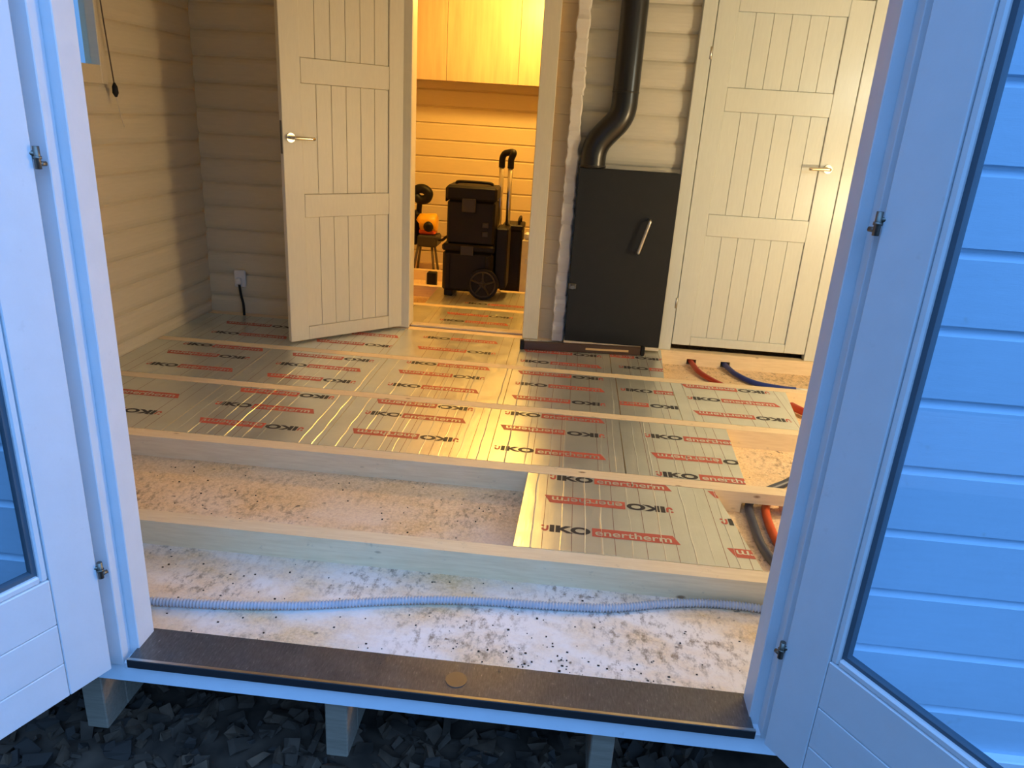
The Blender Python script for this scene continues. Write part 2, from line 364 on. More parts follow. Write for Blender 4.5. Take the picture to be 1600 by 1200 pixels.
# ---------------------------------------------------------------- front door leaves
def leaf(name, loc, rz, side, label, hz):
    """local x runs from the hinge, y=0 is the face the camera sees (side = sign of its normal)"""
    d = thing(name, label, None, loc, rz, kind='structure')
    T = 0.046; yy = (lambda a, b: (min(-side*a, -side*b), max(-side*a, -side*b)))
    W, H, z0 = 0.80, 1.94, -0.013
    P = lambda n, x0, x1, a, b, za, zb, mat='white_paint', bev=0.002: obj(n, nb((x0, x1, *yy(a, b), za, zb), bev=bev), mat, d)
    P('stile', -0.008, 0.100, 0, T, z0, H); P('stile', W-0.10, W, 0, T, z0, H)
    P('top_rail', 0.1005, W-0.1005, 0.0005, T, H-0.11, H)
    for za, zb in ((z0, 0.083), (0.0845, 0.194), (0.1955, 0.318)): P('rail_board', 0.101, W-0.101, 0.0008, T-0.001, za, zb)
    gz0, gz1 = 0.318, H-0.11
    for x0, x1, za, zb in ((0.1005, 0.118, gz0, gz1), (W-0.118, W-0.1005, gz0, gz1), (0.118, W-0.118, gz0, gz0+0.018), (0.118, W-0.118, gz1-0.018, gz1)):
        P('glazing_bead', x0, x1, 0.004, T-0.004, za, zb, bev=0.004)
    for x0, x1, za, zb in ((0.118, 0.129, gz0+.018, gz1-.018), (W-0.129, W-0.118, gz0+.018, gz1-.018), (0.129, W-0.129, gz0+.018, gz0+0.027), (0.129, W-0.129, gz1-0.027, gz1-.018)):
        P('gasket', x0, x1, 0.014, T-0.014, za, zb, 'gasket', 0)
    P('glass_pane', 0.120, W-0.120, 0.021, 0.025, gz0+0.019, gz1-0.019, 'glass', 0)
    for z in hz:
        bm = bmesh.new(); ym = -side*(-0.004)
        cyl(bm, (-0.014, ym, z-0.022), (-0.014, ym, z+0.022), 0.0065, 12)
        cyl(bm, (-0.014, ym, z-0.003), (-0.014, ym, z+0.003), 0.0085, 12)
        cyl(bm, (-0.014, ym, z+0.008), (0.004, -side*0.012, z+0.008), 0.005, 10); cyl(bm, (-0.014, ym, z-0.012), (-0.03, ym+0.014*0, z-0.012), 0.005, 10)
        obj('hinge', bm, 'hinge_metal', d)
    return d
leaf('door_1', (-0.03, -0.04, 0), R(180+67), 1, 'left leaf of the white glazed front doors, swung open at far left', (1.242, 0.281))
leaf('door_2', (1.62, -0.04, 0), R(-57), -1, 'right leaf of the white glazed front doors, swung open at far right', (1.229, 0.262))

# ---------------------------------------------------------------- inner panel doors
def panel_door(name, loc, rz, side, W, label, sl, sr, handle_x, lever, hinges, mat='door_paint', z0=-0.022):
    d = thing(name, label, None, loc, rz, kind='structure')
    T = 0.04; yy = (lambda a, b: (min(-side*a, -side*b), max(-side*a, -side*b)))
    P = lambda n, x0, x1, a, b, za, zb, mm=mat, bev=0.003: obj(n, nb((x0, x1, *yy(a, b), za, zb), bev=bev), mm, d)
    H = 2.12
    P('stile', 0, sl, 0, T, z0, H); P('stile', W-sr, W, 0, T, z0, H)
    for za, zb in ((z0, 0.062), (0.737, 0.872), (1.485, 1.618), (2.03, H)): P('rail', sl+.0005, W-sr-.0005, 0.0005, T, za, zb)
    n = 6; bw = (W-sl-sr)/n; me = {}
    for za, zb in ((0.062, 0.737), (0.872, 1.485), (1.618, 2.03)):
        for k in range(n):
            x0 = sl + k*bw
            P('panel_board', x0+0.0008, x0+bw-0.0008, 0.011, T-0.011, za+.0005, zb-.0005, bev=0.0022)
    h = obj('handle_rose', (lambda b: (cyl(b, (0, 0, 0), (0, side*0.010, 0), 0.026, 20), b)[1])(bmesh.new()), 'brass_steel', d, (handle_x, 0, 1.19))
    bm = bmesh.new(); tube(bm, spline([(0, side*0.008, 0), (0, side*0.045, 0), (lever*0.014, side*0.055, 0), (lever*0.125, side*0.055, -0.003)], 6), 0.0095, 12)
    obj('lever', bm, 'brass_steel', h)
    for z in hinges:
        bm = bmesh.new(); cyl(bm, (-0.008, side*0.006, z-0.035), (-0.008, side*0.006, z+0.035), 0.008, 12); obj('hinge', bm, 'steel', d)
    e = obj('lock_plate', nb((W, W+0.002, *yy(0.008, 0.030), 1.10, 1.28)), 'hinge_metal', d)
    return d
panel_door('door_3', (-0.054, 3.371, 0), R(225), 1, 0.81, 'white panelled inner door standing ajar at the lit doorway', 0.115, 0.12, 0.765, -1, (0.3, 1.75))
panel_door('door_4', (1.782, 3.372, 0), 0, -1, 0.876, 'closed white panelled door right of the black stove', 0.118, 0.135, 0.79, -1, (0.29, 1.8), 'pale_door_paint', 0.004)
t2 = wall_root('trim_2', 'white board frame around the inner lit doorway')
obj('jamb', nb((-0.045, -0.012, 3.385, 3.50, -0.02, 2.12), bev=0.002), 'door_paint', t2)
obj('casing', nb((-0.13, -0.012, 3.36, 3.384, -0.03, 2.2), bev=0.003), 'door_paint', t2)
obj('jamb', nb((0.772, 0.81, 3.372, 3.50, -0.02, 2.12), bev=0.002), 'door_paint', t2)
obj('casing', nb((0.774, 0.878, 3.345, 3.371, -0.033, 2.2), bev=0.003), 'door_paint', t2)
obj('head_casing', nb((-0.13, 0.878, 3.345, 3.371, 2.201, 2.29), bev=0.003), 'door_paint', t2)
obj('doorway_threshold', nb((-0.012, 0.772, 3.42, 3.50, -0.034, -0.022), bev=0.002), 'trim_wood', t2)
bm = nb((0.7705, 0.772, 3.40, 3.425, 1.12, 1.24)); obj('strike_plate', bm, 'hinge_metal', t2)
t3 = wall_root('trim_3', 'white board frame around the closed white door')
obj('casing', nb((1.695, 1.776, 3.362, 3.43, -0.035, 2.2), bev=0.003), 'pale_door_paint', t3)
obj('casing', nb((2.6605, 2.79, 3.366, 3.43, -0.035, 2.2), bev=0.003), 'pale_door_paint', t3)
obj('head_casing', nb((1.695, 2.75, 3.35, 3.43, 2.201, 2.29), bev=0.003), 'pale_door_paint', t3)
obj('door_stop', nb((1.776, 2.664, 3.415, 3.43, 2.125, 2.2)), 'pale_door_paint', t3)
# window in the left wall
w1 = thing('window_1', 'small window in the left log wall showing blue dusk', None, (-1.44, 1.94, 1.85), kind='structure')
for nm, q in (('window_frame', (-0.06, 0.022, -0.53, -0.45, -0.44, 0.36)), ('window_frame', (-0.06, 0.022, 0.48, 0.53, -0.44, 0.36)), ('window_frame', (-0.06, 0.022, -0.449, 0.479, 0.28, 0.36)), ('window_frame', (-0.06, 0.022, -0.449, 0.479, -0.44, -0.35))):
    obj(nm, nb(q, bev=0.003), 'log_paint', w1)
obj('glass_pane', nb((-0.03, -0.025, -0.45, 0.48, -0.35, 0.28)), 'glass', w1)
c = thing('blind_cord', 'thin dark blind cord with a bead hanging beside the left window', 'cord', (-1.395, 2.42, 2.2))
bm = bmesh.new(); tube(bm, spline([(0, 0, 0.2), (0, 0.02, -0.35), (0, 0.06, -0.78)], 8), 0.0035, 8); obj('cord', bm, 'cord_brown', c)
bm = bmesh.new(); tube(bm, [(0, 0.062, -0.78), (0, 0.063, -0.80), (0, 0.064, -0.83), (0, 0.065, -0.85)], [0.005, 0.014, 0.016, 0.006], 12); obj('cord_bead', bm, 'black_plastic', c)
bm = bmesh.new(); tube(bm, spline([(0, 0.066, -0.85), (0, 0.09, -0.95), (0, 0.11, -1.0)], 5), 0.0025, 6); obj('cord_tail', bm, 'trim_wood', c)
# socket with cable on the back wall
s = thing('wall_socket', 'white wall socket with a dark cable, low in the shadowed back corner', 'socket', (-1.215, 3.42, 0.21))
obj('socket_plate', nb((-0.04, 0.04, -0.022, 0.0, -0.06, 0.06), bev=0.006), 'white_plastic', s)
obj('plug', nb((-0.018, 0.018, -0.05, -0.0221, -0.035, 0.01), bev=0.006), 'white_plastic', s)
bm = bmesh.new(); tube(bm, spline([(0, -0.03, -0.036), (0.01, -0.035, -0.11), (0.03, -0.05, -0.17), (0.05, -0.09, -0.236)], 8), 0.009, 10); obj('cable', bm, 'black_plastic', s)

# ---------------------------------------------------------------- joists and beams
def joist(y0, y1, label, notches=(), x0=-1.43, x1=3.6, zt=ZT):
    bm = bmesh.new(); xs = [x0]
    for a, b, za, zb in sorted(notches):
        box(bm, xs[-1], a, y0, y1, ZF, zt)
        if za > ZF+0.002: box(bm, a, b, y0, y1, ZF, za)
        box(bm, a, b, y0, y1, zb, zt); xs.append(b)
    box(bm, xs[-1], x1, y0, y1, ZF, zt)
    bmesh.ops.remove_doubles(bm, verts=bm.verts[:], dist=1e-5)
    # joining faces left inside the timber are removed
    cent = {}
    for fc in bm.faces[:]:
        k = tuple(sorted(v.index for v in fc.verts))
    bm.verts.index_update()
    for fc in bm.faces[:]: cent.setdefault(tuple(sorted(v.index for v in fc.verts)), []).append(fc)
    kill = [q for v in cent.values() if len(v) > 1 for q in v]
    if kill: bmesh.ops.delete(bm, geom=kill, context='FACES_ONLY')
    o = obj('floor_joist', bm, 'pine'); return tag(o, label, 'joist', 'floor joists')
joist(0.690, 0.760, 'pale timber floor joist nearest the threshold, bare sub-floor in front')
joist(1.345, 1.415, 'timber floor joist second from the threshold, behind the bare bay, pipes through its right end', [(1.852, 2.03, ZF, -0.084)])
joist(2.030, 2.095, 'timber floor joist third from the threshold between two rows of foil boards')
joist(2.685, 2.750, 'timber floor joist fourth from the threshold, level with the lit foot of the ajar door')
joist(3.345, 3.415, 'timber sleeper under the stove and white door, with red and blue pipe holes', [(1.893, 1.955, -0.122, -0.083), (2.118, 2.18, -0.122, -0.083)])
joist(4.03, 4.10, 'first timber joist in the back room, in front of the toolboxes', x1=0.95)
joist(4.70, 4.77, 'timber joist in the back room under the toolbox stack', x1=0.95)
joist(5.36, 5.43, 'timber joist in the back room crossing behind the toolboxes', x1=0.95)
joist(5.70, 5.77, 'rearmost timber joist in the back room under the saw', x1=0.95)

# ---------------------------------------------------------------- foil faced insulation boards with print
def text_mesh(body, w, h, bold=0.0):
    cu = bpy.data.curves.new('txt', 'FONT'); cu.body = body; cu.size = 1.0; cu.offset = bold; cu.fill_mode = 'BOTH'
    o = bpy.data.objects.new('txt', cu); col.objects.link(o)
    dg = bpy.context.evaluated_depsgraph_get(); me = bpy.data.meshes.new_from_object(o.evaluated_get(dg))
    bpy.data.objects.remove(o); bpy.data.curves.remove(cu)
    xs = [v.co.x for v in me.vertices]; ys = [v.co.y for v in me.vertices]
    for v in me.vertices:
        v.co = Vector(((v.co.x-min(xs))/(max(xs)-min(xs))*w, (v.co.y-min(ys))/(max(ys)-min(ys))*h, 0))
    return me
def flat(bm, poly, z, mi):
    fc = bm.faces.new([bm.verts.new((x, y, z)) for x, y in poly]); fc.material_index = mi; return fc
def print_bm():
    bm = bmesh.new()
    def add(me, dx, dy, z, mi):
        k = len(bm.faces); bm.from_mesh(me); bm.faces.ensure_lookup_table()
        vs = set()
        for fc in bm.faces[k:]:
            fc.material_index = mi; vs.update(fc.verts)
        for v in vs: v.co += Vector((dx, dy, z))
        bpy.data.meshes.remove(me)
    # hooked mark: a curl with a dot
    pts = [(0.013+0.013*math.cos(t), -0.004+0.017*math.sin(t)) for t in [math.pi*(0.95+1.05*k/9) for k in range(10)]]
    inn = [(0.013+0.005*math.cos(t), 0.000+0.009*math.sin(t)) for t in [math.pi*(2.0-1.05*k/9) for k in range(10)]]
    flat(bm, pts + [(0.026, 0.020), (0.018, 0.020)] + inn, 0, 1)
    flat(bm, [(0.004+0.006*math.cos(2*math.pi*k/10), 0.016+0.006*math.sin(2*math.pi*k/10)) for k in range(10)], 0, 1)
    add(text_mesh('IKO', 0.150, 0.050, 0.05), 0.030, -0.024, 0, 0)
    flat(bm, [(0.186, 0.030), (0.482, 0.030), (0.505, -0.028), (0.186, -0.028)], 0, 1)
    add(text_mesh('enertherm', 0.278, 0.040, 0.012), 0.197, -0.019, 0.0004, 2)
    bmesh.ops.recalc_face_normals(bm, faces=bm.faces[:])
    for fc in bm.faces:
        if fc.normal.z < 0: fc.normal_flip()
    return bm
base_bm = print_bm(); PRINT = bpy.data.meshes.new('printed_lettering'); base_bm.to_mesh(PRINT)
for mm in ('ink_black', 'ink_red', 'foil'): PRINT.materials.append(M[mm])
def clip(bm, poly, inset=0.0):
    n = len(poly); cx = sum(p[0] for p in poly)/n; cy = sum(p[1] for p in poly)/n
    for i in range(n):
        a, b = Vector(poly[i]), Vector(poly[(i+1) % n]); e = (b-a); nn = Vector((e.y, -e.x)).normalized()
        if nn.dot(Vector((cx, cy))-a) > 0: nn = -nn
        bmesh.ops.bisect_plane(bm, geom=bm.verts[:]+bm.edges[:]+bm.faces[:], plane_co=(a.x, a.y, 0), plane_no=(nn.x, nn.y, 0), clear_outer=True)
def inside(poly, pts):
    n = len(poly); s = None
    for i in range(n):
        a, b = poly[i], poly[(i+1) % n]
        for p in pts:
            c = (b[0]-a[0])*(p[1]-a[1]) - (b[1]-a[1])*(p[0]-a[0])
            if s is None: s = c > 0
            if (c > 0) != s: return False
    return True
def insulation(poly, prints, label):
    """poly: plan of the board; prints: (x of left end, y, upside down)"""
    cx = sum(p[0] for p in poly)/len(poly); cy = sum(p[1] for p in poly)/len(poly)
    loc = [(x-cx, y-cy) for x, y in poly]
    bm = bmesh.new(); prism(bm, loc, 0, ZT-ZF, 0, 1)
    o = tag(obj('insulation_board', bm, ['foil', 'foam'], None, (cx, cy, ZF)), label, 'insulation board', 'foil faced insulation boards')
    ztop = ZT-ZF
    for (x, y, rot) in prints:
        M4 = Matrix.Translation((x-cx+(0.505 if rot else 0), y-cy, ztop+0.0006)) @ Matrix.Rotation(math.pi if rot else 0, 4, 'Z')
        cs = [(M4 @ Vector(p))[:2] for p in ((-.003, -.03, 0), (.506, -.03, 0), (.506, .032, 0), (-.003, .032, 0))]
        if inside(loc, cs):
            obj('printed_lettering', PRINT, None, o, M4.translation, (0, 0, math.pi if rot else 0))
        else:
            b = base_bm.copy(); b.transform(M4); clip(b, loc)
            if len(b.faces): obj('printed_lettering', b, ['ink_black', 'ink_red', 'foil'], o)
            else: b.free()
    # creases of the foil and printed cutting lines, both running away from the door
    x0, x1 = min(p[0] for p in loc), max(p[0] for p in loc); y0, y1 = min(p[1] for p in loc), max(p[1] for p in loc)
    bm = bmesh.new(); bl = bmesh.new(); x = x0 + 0.05 + random.uniform(0, .03)
    while x < x1 - 0.02:
        px = x; n = 7
        if random.random() < 0.85:
            wv = random.uniform(0.002, 0.0035); hgt = random.uniform(0.0006, 0.0019); ring = None
            for k in range(n+1):
                yk = y0 + (y1-y0)*k/n; px = x + random.uniform(-.003, .003)
                cur = [bm.verts.new(p) for p in ((px-wv, yk, ztop), (px, yk, ztop+hgt*random.uniform(.5, 1)), (px+wv, yk, ztop))]
                if ring:
                    for i in range(2): bm.faces.new((ring[i], ring[i+1], cur[i+1], cur[i]))
                ring = cur
        xx = x + random.uniform(0.03, 0.05)
        if random.random() < 0.7: flat(bl, [(xx, y0), (xx+0.0022, y0), (xx+0.0022, y1), (xx, y1)], ztop+0.0003, 0)
        x += random.choice((0.06, 0.085, 0.11))
    for b, nm, mt in ((bm, 'foil_creases', 'foil'), (bl, 'printed_lines', 'ink_line')):
        clip(b, loc); oo = obj(nm, b, mt, o); oo['kind'] = 'stuff'
    return o
def rect(x0, x1, y0, y1): return [(x0, y0), (x1, y0), (x1, y1), (x0, y1)]
A, B, Cc, D = (0.764, 1.341), (1.419, 2.026), (2.099, 2.681), (2.754, 3.341)
insulation([(0.938, A[0]), (1.800, A[0]), (1.728, A[1]), (0.952, A[1])], [(1.03, .905, 0), (1.03, 1.13, 1), (1.045, 1.318, 0), (1.712, 1.08, 0), (1.70, .862, 1), (1.70, 1.298, 1)], 'nearest foil insulation board, alone in the front bay beside the orange pipe')
insulation([(1.372, B[0]), (1.878, B[0]), (1.905, B[1]), (1.368, B[1])], [(1.485, 1.855, 0), (1.495, 1.635, 1), (1.50, 1.445, 0)], 'foil board cut square at the right of the second row, bare chipboard beside it')
insulation(rect(0.768, 1.366, *B), [(0.783, 1.56, 0), (0.783, 1.80, 1), (0.79, 1.985, 0)], 'foil board in the second row behind the nearest board\'s left half')
insulation(rect(0.012, 0.765, *B), [(0.108, 1.60, 1), (0.112, 1.83, 0), (0.12, 1.99, 1)], 'brightly yellow lit foil board in the second row, straight in front of the inner doorway')
insulation(rect(-0.70, 0.009, *B), [(-0.61, 1.565, 1), (-0.625, 1.78, 0), (-0.60, 1.98, 1)], 'foil board in the second row, next left from the brightly lit one')
insulation(rect(-1.435, -0.703, *B), [(-1.31, 1.60, 1), (-1.33, 1.82, 0)], 'foil board at the left wall in the second row')
insulation([(1.700, Cc[0]), (2.300, Cc[0]), (2.366, Cc[1]), (1.700, Cc[1])], [(1.770, 2.445, 0), (1.772, 2.225, 1), (1.76, 2.645, 1)], 'foil board at the right end of the third row below the blue pipe')
insulation(rect(1.382, 1.697, *Cc), [(1.40, 2.49, 0), (1.22, 2.27, 1)], 'narrow foil board in the third row with cut off lettering')
insulation(rect(0.768, 1.379, *Cc), [(0.80, 2.22, 1), (0.805, 2.44, 0), (0.80, 2.635, 1)], 'foil board in the third row in front of the dark bar')
insulation(rect(0.012, 0.765, *Cc), [(0.12, 2.25, 0), (0.12, 2.47, 1), (0.135, 2.645, 0)], 'yellow lit foil board in the third row in line with the inner doorway')
insulation(rect(-0.70, 0.009, *Cc), [(-0.56, 2.23, 1), (-0.58, 2.43, 0), (-0.56, 2.61, 1)], 'foil board in the third row in front of the ajar door\'s free edge')
insulation(rect(-1.435, -0.703, *Cc), [(-1.25, 2.25, 0), (-1.26, 2.47, 1), (-1.24, 2.64, 0)], 'foil board at the left wall in the third row, half in shadow')
insulation([(1.362, D[0]), (1.672, D[0]), (1.712, D[1]), (1.362, D[1])], [(1.41, 2.90, 0), (1.2, 3.12, 1)], 'foil board in the last row below the stove\'s right half, ending at bare chipboard')
insulation(rect(0.722, 1.359, *D), [(0.80, 2.86, 0), (0.80, 3.08, 1), (0.79, 3.24, 0)], 'foil board in the last row carrying the dark bar before the stove')
insulation(rect(-0.02, 0.719, *D), [(0.13, 2.95, 1), (0.125, 3.19, 0)], 'foil board in the last row right at the inner doorway')
insulation(rect(-0.70, -0.023, *D), [(-0.52, 2.92, 1), (-0.53, 3.14, 0)], 'foil board under the ajar panelled door')
insulation(rect(-1.435, -0.703, *D), [(-1.2, 2.92, 0), (-1.22, 3.15, 1)], 'foil board in the dark left back corner by the socket')
insulation(rect(-0.4, 0.93, 3.505, 4.027), [(0.15, 3.66, 0), (0.16, 3.86, 1)], 'foil board just inside the back room doorway')
insulation(rect(-0.05, 0.93, 4.103, 4.696), [(0.25, 4.22, 0)], 'foil board under the toolbox stack in the back room')
base_bm.free()

# ---------------------------------------------------------------- stove and flue
st = thing('stove', 'flat black steel stove front with a bar handle, left of the white door', 'stove', (1.368, 3.32, -0.022))
obj('firebox', nb((-0.302, 0.310, -0.035, 0.088, 0.03, 1.128), bev=0.003), 'black_steel', st)
obj('stove_front', nb((-0.308, 0.316, -0.055, -0.0355, 0.022, 1.132), bev=0.003), 'black_steel', st)
obj('hearth_strip', nb((-0.312, 0.318, -0.062, 0.06, 0.0, 0.021), bev=0.002), 'trim_wood', st)
bm = bmesh.new(); tube(bm, spline([(0.155, -0.055, 0.845), (0.157, -0.095, 0.842), (0.152, -0.105, 0.82), (0.112, -0.105, 0.665), (0.108, -0.095, 0.64), (0.106, -0.055, 0.636)], 6), 0.0105, 12)
obj('handle', bm, 'steel', st)
lt = obj('latch', nb((-0.31, -0.262, -0.075, -0.0555, 0.375, 0.41), bev=0.004), 'hinge_metal', st)
bm = bmesh.new(); cyl(bm, (-0.285, -0.075, 0.392), (-0.285, -0.10, 0.392), 0.013, 14); obj('latch_knob', bm, 'hinge_metal', lt)
fl = thing('flue_pipe', 'shiny black bent flue pipe rising from the top of the stove', 'flue', (1.14, 3.322, 1.111))
bm = bmesh.new()
pts = [Vector((0, 0, 0)), Vector((0, 0, 0.07))] 
pts = [(0, 0, 0.0), (0, 0, 0.05), (0.004, 0, 0.10), (0.022, 0, 0.15), (0.05, 0, 0.19), (0.09, 0, 0.235), (0.125, 0, 0.275), (0.148, 0, 0.32), (0.157, 0, 0.37), (0.158, 0, 0.43), (0.159, 0, 0.7), (0.159, 0, 1.34)]
tube(bm, spline(pts, 4), 0.079, 28); obj('pipe', bm, 'pipe_black', fl)
for q in ((0, 0, 0.004),):
    bm = bmesh.new(); cyl(bm, (q[0], q[1], q[2]), (q[0], q[1], q[2]+0.012), 0.083, 28); obj('pipe_collar', bm, 'pipe_black', fl)
for q in ((0.158, 0.44),):
    bm = bmesh.new(); cyl(bm, (q[0], 0, q[1]), (q[0], 0, q[1]+0.010), 0.081, 28); obj('pipe_joint', bm, 'pipe_black', fl)
br = thing('dark_bar', 'long dark brown bar with black end caps lying on foil before the stove', 'bar', (1.20, 3.135, ZT+0.0035), R(5.5))
obj('bar_body', nb((-0.40, 0.36, -0.012, 0.012, 0, 0.055), bev=0.003), 'brown_bar', br)
obj('bar_strip', nb((0.0, 0.28, -0.0145, -0.0121, 0.02, 0.033)), 'bar_strip', br)
for x0, x1 in ((-0.425, -0.40), (0.36, 0.385)): obj('end_cap', nb((x0, x1, -0.017, 0.017, 0, 0.062), bev=0.004), 'black_plastic', br)

# ---------------------------------------------------------------- pipes and conduit
def pipe(name, ctrl, r, mat, label, n=10, extra=None):
    bm = bmesh.new(); tube(bm, spline(ctrl, n), r, 14)
    return tag(obj(name, bm, mat), label, 'pipe')
zp = ZF+0.018
pipe('underfloor_pipe', [(2.75, 2.05-.35, zp+.02), (2.30, 1.74, zp+0.012), (2.08, 1.60, zp), (1.955, 1.48, zp), (1.895, 1.38, zp), (1.878, 1.20, zp), (1.880, 1.02, zp), (1.93, 0.86, zp), (2.06, 0.79, zp)], 0.0175, 'slate_pipe', 'dark slate pipe curving through the joist beside the orange pipe')
pipe('underfloor_pipe', [(2.8, 1.62, zp+.015), (2.36, 1.66, zp+0.008), (2.16, 1.57, zp), (2.03, 1.48, zp), (1.965, 1.38, zp), (1.943, 1.20, zp), (1.955, 1.02, zp), (2.02, 0.90, zp), (2.2, 0.80, zp)], 0.0175, 'orange_pipe', 'orange red pipe curving through the joist beside the nearest foil board')
pipe('underfloor_pipe', [(1.925, 3.5, -0.103), (1.925, 3.34, -0.103), (1.95, 3.15, -0.106), (2.03, 2.98, -0.110), (2.13, 2.86, -0.112), (2.25, 2.772, -0.112)], 0.017, 'red_pipe', 'dark red pipe bending out of the sleeper below the white door')
p = thing('underfloor_pipe', 'dark blue pipe with a white end bending out below the white door', 'pipe', (2.15, 3.34, -0.103))
bm = bmesh.new(); tube(bm, spline([(0, 0.16, 0), (0, 0, 0), (0.04, -0.17, -0.004), (0.13, -0.31, -0.006), (0.27, -0.375, -0.004), (0.36, -0.39, -0.002)], 10), 0.017, 14); obj('blue_sleeve', bm, 'blue_pipe', p)
bm = bmesh.new(); tube(bm, [(0.355, -0.389, -0.002), (0.43, -0.40, 0.0)], 0.0125, 14); obj('pipe_end', bm, 'white_plastic', p)
pipe('underfloor_pipe', [(2.40, 2.64, -0.100), (2.44, 2.55, -0.096), (2.52, 2.46, -0.098), (2.70, 2.38, -0.105)], 0.022, 'red_pipe', 'short bright red pipe piece at the far right beyond the third row board')
ctrl = [(-1.2, 0.30, 0), (-0.6, 0.33, 0), (-0.16, 0.368, 0), (0.06, 0.388, 0), (0.30, 0.425, 0), (0.545, 0.488, 0), (0.72, 0.525, 0), (0.90, 0.545, 0), (1.10, 0.557, 0), (1.29, 0.580, 0), (1.45, 0.628, 0), (1.58, 0.655, 0), (1.70, 0.662, 0), (1.80, 0.655, 0), (1.95, 0.62, 0), (2.3, 0.5, 0)]
pts = spline(ctrl, 60); acc = [pts[0]]; d = 0; res = [pts[0]]
for i in range(1, len(pts)):                                     # resample evenly at 4 mm
    seg = (pts[i]-pts[i-1]).length; d += seg
    while d >= 0.0026:
        d -= 0.0026; res.append(pts[i].lerp(pts[i-1], d/seg if seg else 0))
bm = bmesh.new(); tube(bm, [v + Vector((0, 0, ZF+0.0150)) for v in res], [0.0148 if i % 4 < 2 else 0.0108 for i in range(len(res))], 8)
tag(obj('corrugated_conduit', bm, 'grey_conduit'), 'grey corrugated conduit lying on the bare sub-floor behind the sill', 'conduit')
bm = bmesh.new()
for i in range(260):
    if random.random() < 0.5: x, y = random.uniform(-0.3, 1.75), random.uniform(0.13, 0.67)
    else: x, y = random.gauss(0.95, 0.3), random.gauss(0.27, 0.09)
    if not (-0.6 < x < 1.9 and 0.13 < y < 0.68): continue
    if any(abs(x-q.x) < 0.03 and abs(y-q.y) < 0.03 for q in res[::5]): continue
    s = random.uniform(0.001, 0.0032)
    box(bm, x-s, x+s*random.uniform(.5, 1.5), y-s, y+s*random.uniform(.3, 1.2), ZF, ZF+s*random.uniform(.5, 1))
for i in range(60):
    x, y = random.uniform(-0.8, 0.9), random.uniform(0.8, 1.32); s = random.uniform(0.001, 0.003); box(bm, x-s, x+s, y-s, y+s*.7, ZF, ZF+s)
tag(obj('floor_crumbs', bm, 'chip_dark'), 'dark crumbs of mud and wood scattered on the bare sub-floor', 'debris', kind='stuff')

# ---------------------------------------------------------------- back room
cb = thing('wall_cabinet', 'pale wooden wall cabinet lit yellow in the back room', 'cabinet', (0.05, 5.66, 1.655))
obj('cabinet_body', nb((-0.95, 0.90, 0.0, 0.335, 0.0, 0.78)), 'cupboard_face', cb)
for x0, x1 in ((-0.945, -0.25), (-0.247, 0.40), (0.403, 0.895)): obj('cabinet_door', nb((x0, x1, -0.02, -0.001, -0.006, 0.775), bev=0.002), 'cupboard_face', cb)
tb = thing('rolling_toolbox', 'large black wheeled toolbox with a raised steel pull handle, bottom of the stack', 'toolbox', (0.235, 4.55, ZT+0.0035))
obj('box_body', nb((-0.205, 0.205, -0.16, 0.14, 0.045, 0.37), bev=0.02), 'black_plastic', tb)
obj('box_lid', nb((-0.212, 0.212, -0.168, 0.148, 0.371, 0.428), bev=0.014), 'black_plastic', tb)
for x in (-0.16, 0.0, 0.16):
    if x: obj('body_rib', nb((x-0.018, x+0.018, -0.172, -0.159, 0.07, 0.34), bev=0.005), 'black_plastic', tb)
obj('clasp', nb((-0.06, 0.045, -0.182, -0.1685, 0.345, 0.42), bev=0.005), 'dark_grey_plastic', tb)
obj('foot', nb((-0.19, -0.12, -0.14, 0.12, 0.0, 0.05), bev=0.005), 'black_plastic', tb)
for y in (-0.205, 0.155):
    bm = bmesh.new(); cyl(bm, (0.135, y, 0.125), (0.135, y+0.045, 0.125), 0.125, 32)
    wv = obj('wheel', bm, 'black_plastic', tb)
    bm = bmesh.new(); yo = y-0.004 if y < 0 else y+0.045
    tube(bm, [(0.135+0.10*math.cos(t), yo+0.002, 0.125+0.10*math.sin(t)) for t in [2*math.pi*k/32 for k in range(33)]], 0.006, 8, caps=False)
    for k in range(5):
        t = 2*math.pi*k/5+.3; cyl(bm, (0.135, yo+.002, 0.125), (0.135+0.10*math.cos(t), yo+.002, 0.125+0.10*math.sin(t)), 0.009, 8)
    cyl(bm, (0.135, yo-0.002, 0.125), (0.135, yo+.006, 0.125), 0.028, 16)
    obj('wheel_hub', bm, 'dark_grey_plastic', wv)
obj('handle_housing', nb((0.213, 0.312, -0.11, 0.135, 0.08, 0.57), bev=0.01), 'black_plastic', tb)
for x, y in ((0.205, 0.165), (0.282, 0.10)):
    bm = bmesh.new(); tube(bm, [(x, y, 0.52), (x, y, 1.06)], 0.0195, 12); obj('handle_tube', bm, 'steel', tb)
bm = bmesh.new(); tube(bm, spline([(0.205, 0.165, 1.02), (0.206, 0.163, 1.09), (0.222, 0.155, 1.125), (0.250, 0.14, 1.137), (0.288, 0.115, 1.145), (0.300, 0.09, 1.135), (0.284, 0.098, 1.09), (0.282, 0.10, 1.02)], 6), 0.026, 12)
obj('handle_grip', bm, 'black_plastic', tb)
tu = thing('toolbox', 'black upper toolbox with clasps stacked on the wheeled toolbox', 'toolbox', (0.24, 4.55, ZT+0.432))
obj('box_body', nb((-0.185, 0.195, -0.15, 0.13, 0.0, 0.34), bev=0.016), 'black_plastic', tu)
obj('box_lid', nb((-0.196, 0.206, -0.162, 0.14, 0.341, 0.455), bev=0.018), 'black_plastic', tu)
obj('clasp', nb((-0.065, 0.045, -0.176, -0.1625, 0.255, 0.36), bev=0.005), 'dark_grey_plastic', tu)
